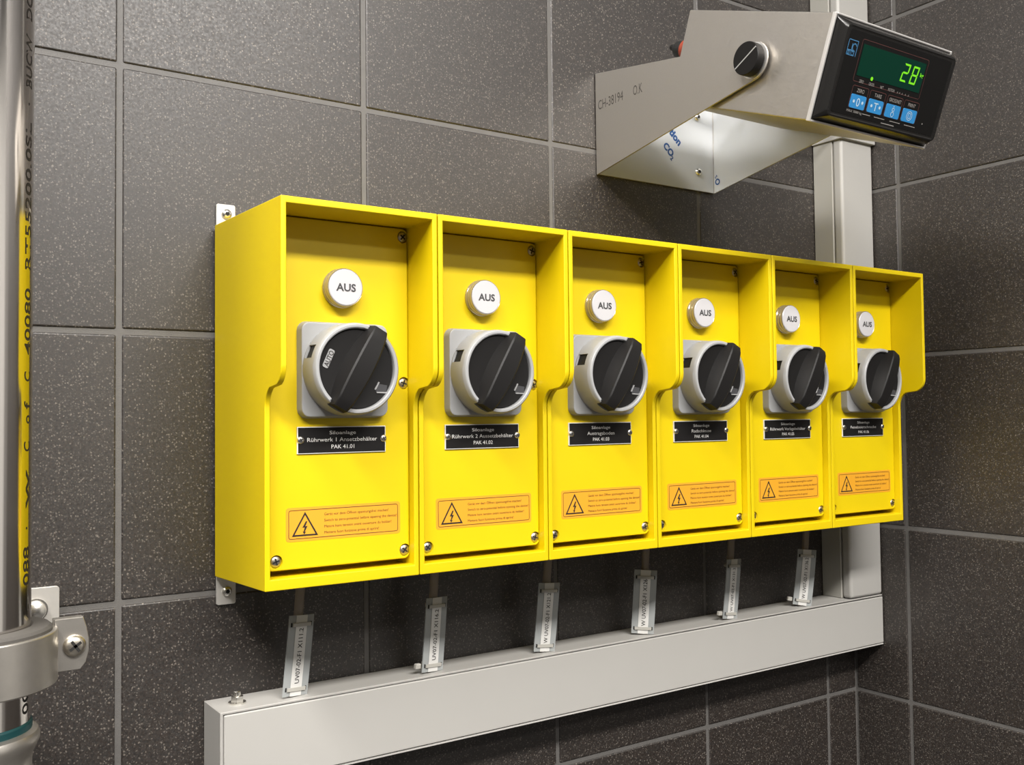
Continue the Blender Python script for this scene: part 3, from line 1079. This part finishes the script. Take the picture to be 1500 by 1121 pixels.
# keys
KX = [0.0302, 0.0528, 0.0758, 0.0985]
SYM = ['+0+', '+T+', '8', 'C']
CAPT = ['ZERO', 'TARE', 'GROSS/NET', 'PRINT']
for k, x in enumerate(KX):
    mb = MB().rslab(0.0188, 0.0106, 0.0014, ZF - 0.0002, ZF + 0.0005, bev=0.0002, M=D @ Matrix.Translation((x + 0.0094, -0.0606, 0)))
    kk = put('key', mb.data('key', M_KEY), e, label='blue membrane key')
    mb = MB()
    if k < 2:
        add_text(mb, '0T'[k], D, 0.0068, align='C', x=x + 0.0094, y=-0.0640, z=ZF + 0.00065)
        for sx in (0.0040, 0.0148):
            flat(mb, [(x + sx + 0.0013 * math.cos(a_ * math.pi / 4), -0.0606 + 0.0013 * math.sin(a_ * math.pi / 4)) for a_ in range(8)], ZF + 0.00065, M=D)
    elif k == 2:
        for rad, yy in ((0.0021, -0.0630), (0.0016, -0.0592)):
            ring_poly(mb, rad * 2, rad * 2, rad * .98, 0.0005, ZF + 0.00065, M=D @ Matrix.Translation((x + 0.0094, yy, 0)))
        flat(mb, [(x + 0.0085, -0.0570), (x + 0.0094, -0.0562), (x + 0.0103, -0.0570)], ZF + 0.00065, M=D)
    else:
        ring_poly(mb, 0.0076, 0.0076, 0.0037, 0.0005, ZF + 0.00065, M=D @ Matrix.Translation((x + 0.0094, -0.0606, 0)))
        ring_poly(mb, 0.0034, 0.0044, 0.0006, 0.0005, ZF + 0.00065, M=D @ Matrix.Translation((x + 0.0094, -0.0606, 0)))
    put('key_symbol', mb.data('key_symbol', M_KEYINK), kk)
# printed frames and captions
mb = MB()
for k, x in enumerate(KX):
    ring_poly(mb, 0.0206, 0.0176, 0.0018, 0.0004, ZF + 0.0001, M=D @ Matrix.Translation((x + 0.0094, -0.0574, 0)))
ring_poly(mb, 0.0880, 0.0320, 0.0018, 0.00035, ZF + 0.0001, M=D @ Matrix.Translation((0.0712, -0.0300, 0)))
put('printed_frames', mb.data('printed_frames', M_FRINK), ff)
mb = MB()
for k, x in enumerate(KX):
    add_text(mb, CAPT[k], D, 0.0030, w=[0.0092, 0.0092, 0.0160, 0.0098][k], x=x + 0.0098, y=-0.0534, z=ZF + 0.00015)
for s_, x in (('ZERO', 0.0375), ('GROSS', 0.0505), ('NET', 0.0640), ('MOTION', 0.0765)):
    add_text(mb, s_, D, 0.0024, w=0.0022 * len(s_) * .62, x=x, y=-0.0460, z=ZF + 0.0003)
for x in (0.0850, 0.0880, 0.0915, 0.0960, 0.1000):
    add_text(mb, 'A', D, 0.0016, x=x, y=-0.0460, z=ZF + 0.0003)
add_text(mb, 'MAX 3000 kg', D, 0.0020, w=0.0190, align='L', x=0.0290, y=-0.0692, z=ZF + 0.00015)
for x0, x1 in ((0.0490, 0.0590), (0.0640, 0.0780), (0.0850, 0.0990), (0.1050, 0.1200)):
    flat(mb, [(x0, -0.0686), (x1, -0.0686), (x1, -0.0681), (x0, -0.0681)], ZF + 0.00015, M=D)
flat(mb, [(0.0745, -0.0718), (0.0920, -0.0718), (0.0920, -0.0712), (0.0745, -0.0712)], ZF + 0.00015, M=D)
flat(mb, [(0.1285 + 0.0007 * math.cos(k), -0.0640 + 0.0007 * math.sin(k)) for k in range(6)], ZF + 0.00015, M=D)
put('printed_captions', mb.data('printed_captions', M_WHINK), ff)
# maker's logo: a square outline with a curved stroke, letters beneath
mb = MB()
lx, ly, lw, lh = 0.0112, -0.0288, 0.0116, 0.0118
t_ = 0.0006
for (a, b, c, d_) in ((lx, lx + t_, ly, ly + lh), (lx + lw - t_, lx + lw, ly, ly + lh), (lx, lx + lw, ly + lh - t_, ly + lh)):
    flat(mb, [(a, c), (b, c), (b, d_), (a, d_)], ZF + 0.0002, M=D)
flat(mb, [(lx, ly), (lx + lw * .80, ly), (lx + lw * .80, ly + lh * .36), (lx, ly + lh * .36)], ZF + 0.0002, M=D)
arc = []
for k in range(0, 11):
    a = math.radians(20 + 250 * k / 10)
    arc.append((lx + lw * .70 + .0026 * math.cos(a), ly + lh * .56 + .0030 * math.sin(a), .0019 * math.cos(a), .0022 * math.sin(a)))
for p, q in zip(arc[:-1], arc[1:]):
    cxx, cyy = lx + lw * .70, ly + lh * .56
    flat(mb, [(p[0], p[1]), (q[0], q[1]), (cxx + q[2], cyy + q[3]), (cxx + p[2], cyy + p[3])], ZF + 0.0002, M=D)
flat(mb, [(lx + lw * .42, ly + lh * .36), (lx + lw * .48, ly + lh * .36), (lx + lw * .48, ly + lh * .78), (lx + lw * .42, ly + lh * .78)], ZF + 0.0002, M=D)
put('logo_square', mb.data('logo_square', M_LOGO), ff)
mb = MB()
add_text(mb, 'HBM', D, 0.0030, w=0.0074, align='L', x=lx + .0010, y=ly + .0006, z=ZF + 0.0003, bold=0.02)
put('logo_lettering', mb.data('logo_lettering', M_FACE), ff)
# rear socket and plug
RM = D @ Matrix.Translation((0.034, -0.030, -ID)) @ Matrix.Rotation(math.pi, 4, 'Y')
mb = MB().lathe([(0, -.001), (.0100, -.001), (.0100, .010), (.0085, .013), (.0085, .036), (.0080, .042), (.0060, .045), (0, .045)], 28, M=RM)
rp = [RM @ Vector((0, 0, .044)), RM @ Vector((-.004, .002, .056)), RM @ Vector((-.02, .006, .066)), RM @ Vector((-.10, .004, .050)), RM @ Vector((-.20, 0, .040)), RM @ Vector((-.272, 0, .048))]
mb.tube(rp, .0032, 10)
put('rear_plug', mb.data('rear_plug', M_BLACKM), e, label='black round plug on the rear')
mb = MB().lathe([(.0080, .0270), (.0096, .0270), (.0096, .0320), (.0080, .0320)], 28, M=RM, closed=True)
put('plug_ring', mb.data('plug_ring', M_RED), e, label='red ring of the rear plug')

# ------------------------------------------------------------------ steel pipe, clamp and fitting at the left
PA = Vector((-0.1061, -0.1200, 0))
PR = 0.0302
e = empty('steel_pipe', (PA.x, PA.y, FZ), 'polished stainless steel pipe with printed black lettering along the left edge', 'pipe')
put('pipe_tube', MB().lathe([(0, 0.0), (PR, 0.0), (PR, CZ - FZ), (0, CZ - FZ)], 96).data('pipe_tube', M_PIPE), e)
vd = Vector((CAM_LOC.x - PA.x, CAM_LOC.y - PA.y, 0)).normalized()
va = math.atan2(vd.y, vd.x)


def on_pipe(zstart):
    def f(co):
        ang = va + math.radians(62.5) - co.y / PR
        return Vector(((PR + 0.0001) * math.cos(ang), (PR + 0.0001) * math.sin(ang), co.x + zstart - FZ))
    return f


RUNS = [('1', -0.1740, 0.0030), ('088', -0.1600, 0.0222), ('·', -0.1280, 0.0016), ('w', -0.1160, 0.0225), ('C', -0.0832, 0.0058), ('o', -0.0672, 0.0050), ('f', -0.0588, 0.0046),
        ('C', -0.0428, 0.0058), ('40080', -0.0273, 0.0386), ('RT55200.0SL', 0.0220, 0.0870), ('·', 0.1185, 0.0016), ('BUCW', 0.1290, 0.0310), ('DC', 0.1690, 0.0145),
        ('00', -0.2330, 0.0130)]
for s_, z0, wd in RUNS:
    hgt = 0.0070
    mb = add_text(MB(), s_, I4, hgt, w=wd, align='L', y=-hgt / 2, bold=0.012, fit=on_pipe(z0))
    put('lettering', mb.data('lettering', M_BLACKINK), e)

cz = -0.2010
co_ = Vector((PA.x, PA.y, cz))
e = empty('pipe_clamp', co_, 'steel pipe clamp with grey rubber lining and screwed ear', 'clamp')
put('rubber_liner', MB().lathe([(PR + .0002, -.0165), (.0416, -.0165), (.0416, .0150), (.0400, .0165), (PR + .0012, .0172), (PR + .0002, .0165)], 72, closed=True).data('rubber_liner', M_RUBBER), e, label='grey rubber lining')
put('clamp_band', MB().lathe([(.0417, -.0168), (.0440, -.0168), (.0446, -.0160), (.0446, .0125), (.0440, .0134), (.0417, .0134)], 72, closed=True).data('clamp_band', M_CLAMP), e, label='bright steel band')
for sx in (1, -1):
    pts = [(0.0425, -.0140), (0.0570, -.0140), (0.0600, -.0100), (0.0618, -.0030), (0.0618, .0040), (0.0605, .0110), (0.0585, .0172), (0.0425, .0172)]
    pts = [(sx * x, y) for x, y in pts]
    if sx < 0:
        pts.reverse()
    mb = MB().poly(pts, .0012, .0036, M=FR(0, 0, 0), bev=.0004, seg=1)
    mb.poly(pts, -.0036, -.0012, M=FR(0, 0, 0))
    put('clamp_ear', mb.data('clamp_ear', M_CLAMP), e)
    put('ear_screw', screw_data(FR(sx * 0.0535, -0.0036, 0.0008), 0.0064, 0.0040, 0.6), e)
mb = MB().rslab(0.122, 0.040, 0.0022, 0, 0.0028, bev=.0005, M=FR(0.0045, 0.1192, -0.0012))
wp = put('wall_plate', mb.data('wall_plate', M_PLATE), e, label='pale wall plate behind the clamp')
for sx in (0.0500, -0.040):
    mb = MB().lathe([(0, 0), (.0080, 0), (.0080, .0012), (.0066, .0013), (.0066, .004), (.0058, .0058), (.003, .0068), (0, .007)], 28, M=FR(sx, 0.1165, 0.0035))
    put('plate_bolt', mb.data('plate_bolt', M_ZINC), wp)
mb = MB().lathe([(0, 0), (.0050, 0), (.0050, .075), (0, .075)], 20, M=FR(0, 0.1165, 0))
put('threaded_rod', mb.data('threaded_rod', M_ZINC), e)

e = empty('pipe_fitting', (PA.x, PA.y, -0.40), 'rounded steel pipe coupling with teal gasket below the clamp', 'coupling')
put('gasket', MB().lathe([(PR + .0001, .1570), (PR + .0010, .1572), (PR + .0012, .1605), (PR + .0008, .1615), (PR + .0001, .1620)], 72, closed=True).data('gasket', M_TEAL), e, label='teal sealing ring')
put('coupling_body', MB().lathe([(PR + .0001, .02), (PR + .003, .02), (PR + .003, .120), (PR + .0010, .128), (PR + .0010, .1390), (PR + .0016, .1430), (PR + .0034, .1470), (PR + .0050, .1505), (PR + .0052, .1535), (PR + .0040, .1560), (PR + .0018, .1572), (PR + .0001, .1574)], 72, closed=True).data('coupling_body', M_CLAMP), e, label='polished flared coupling body')
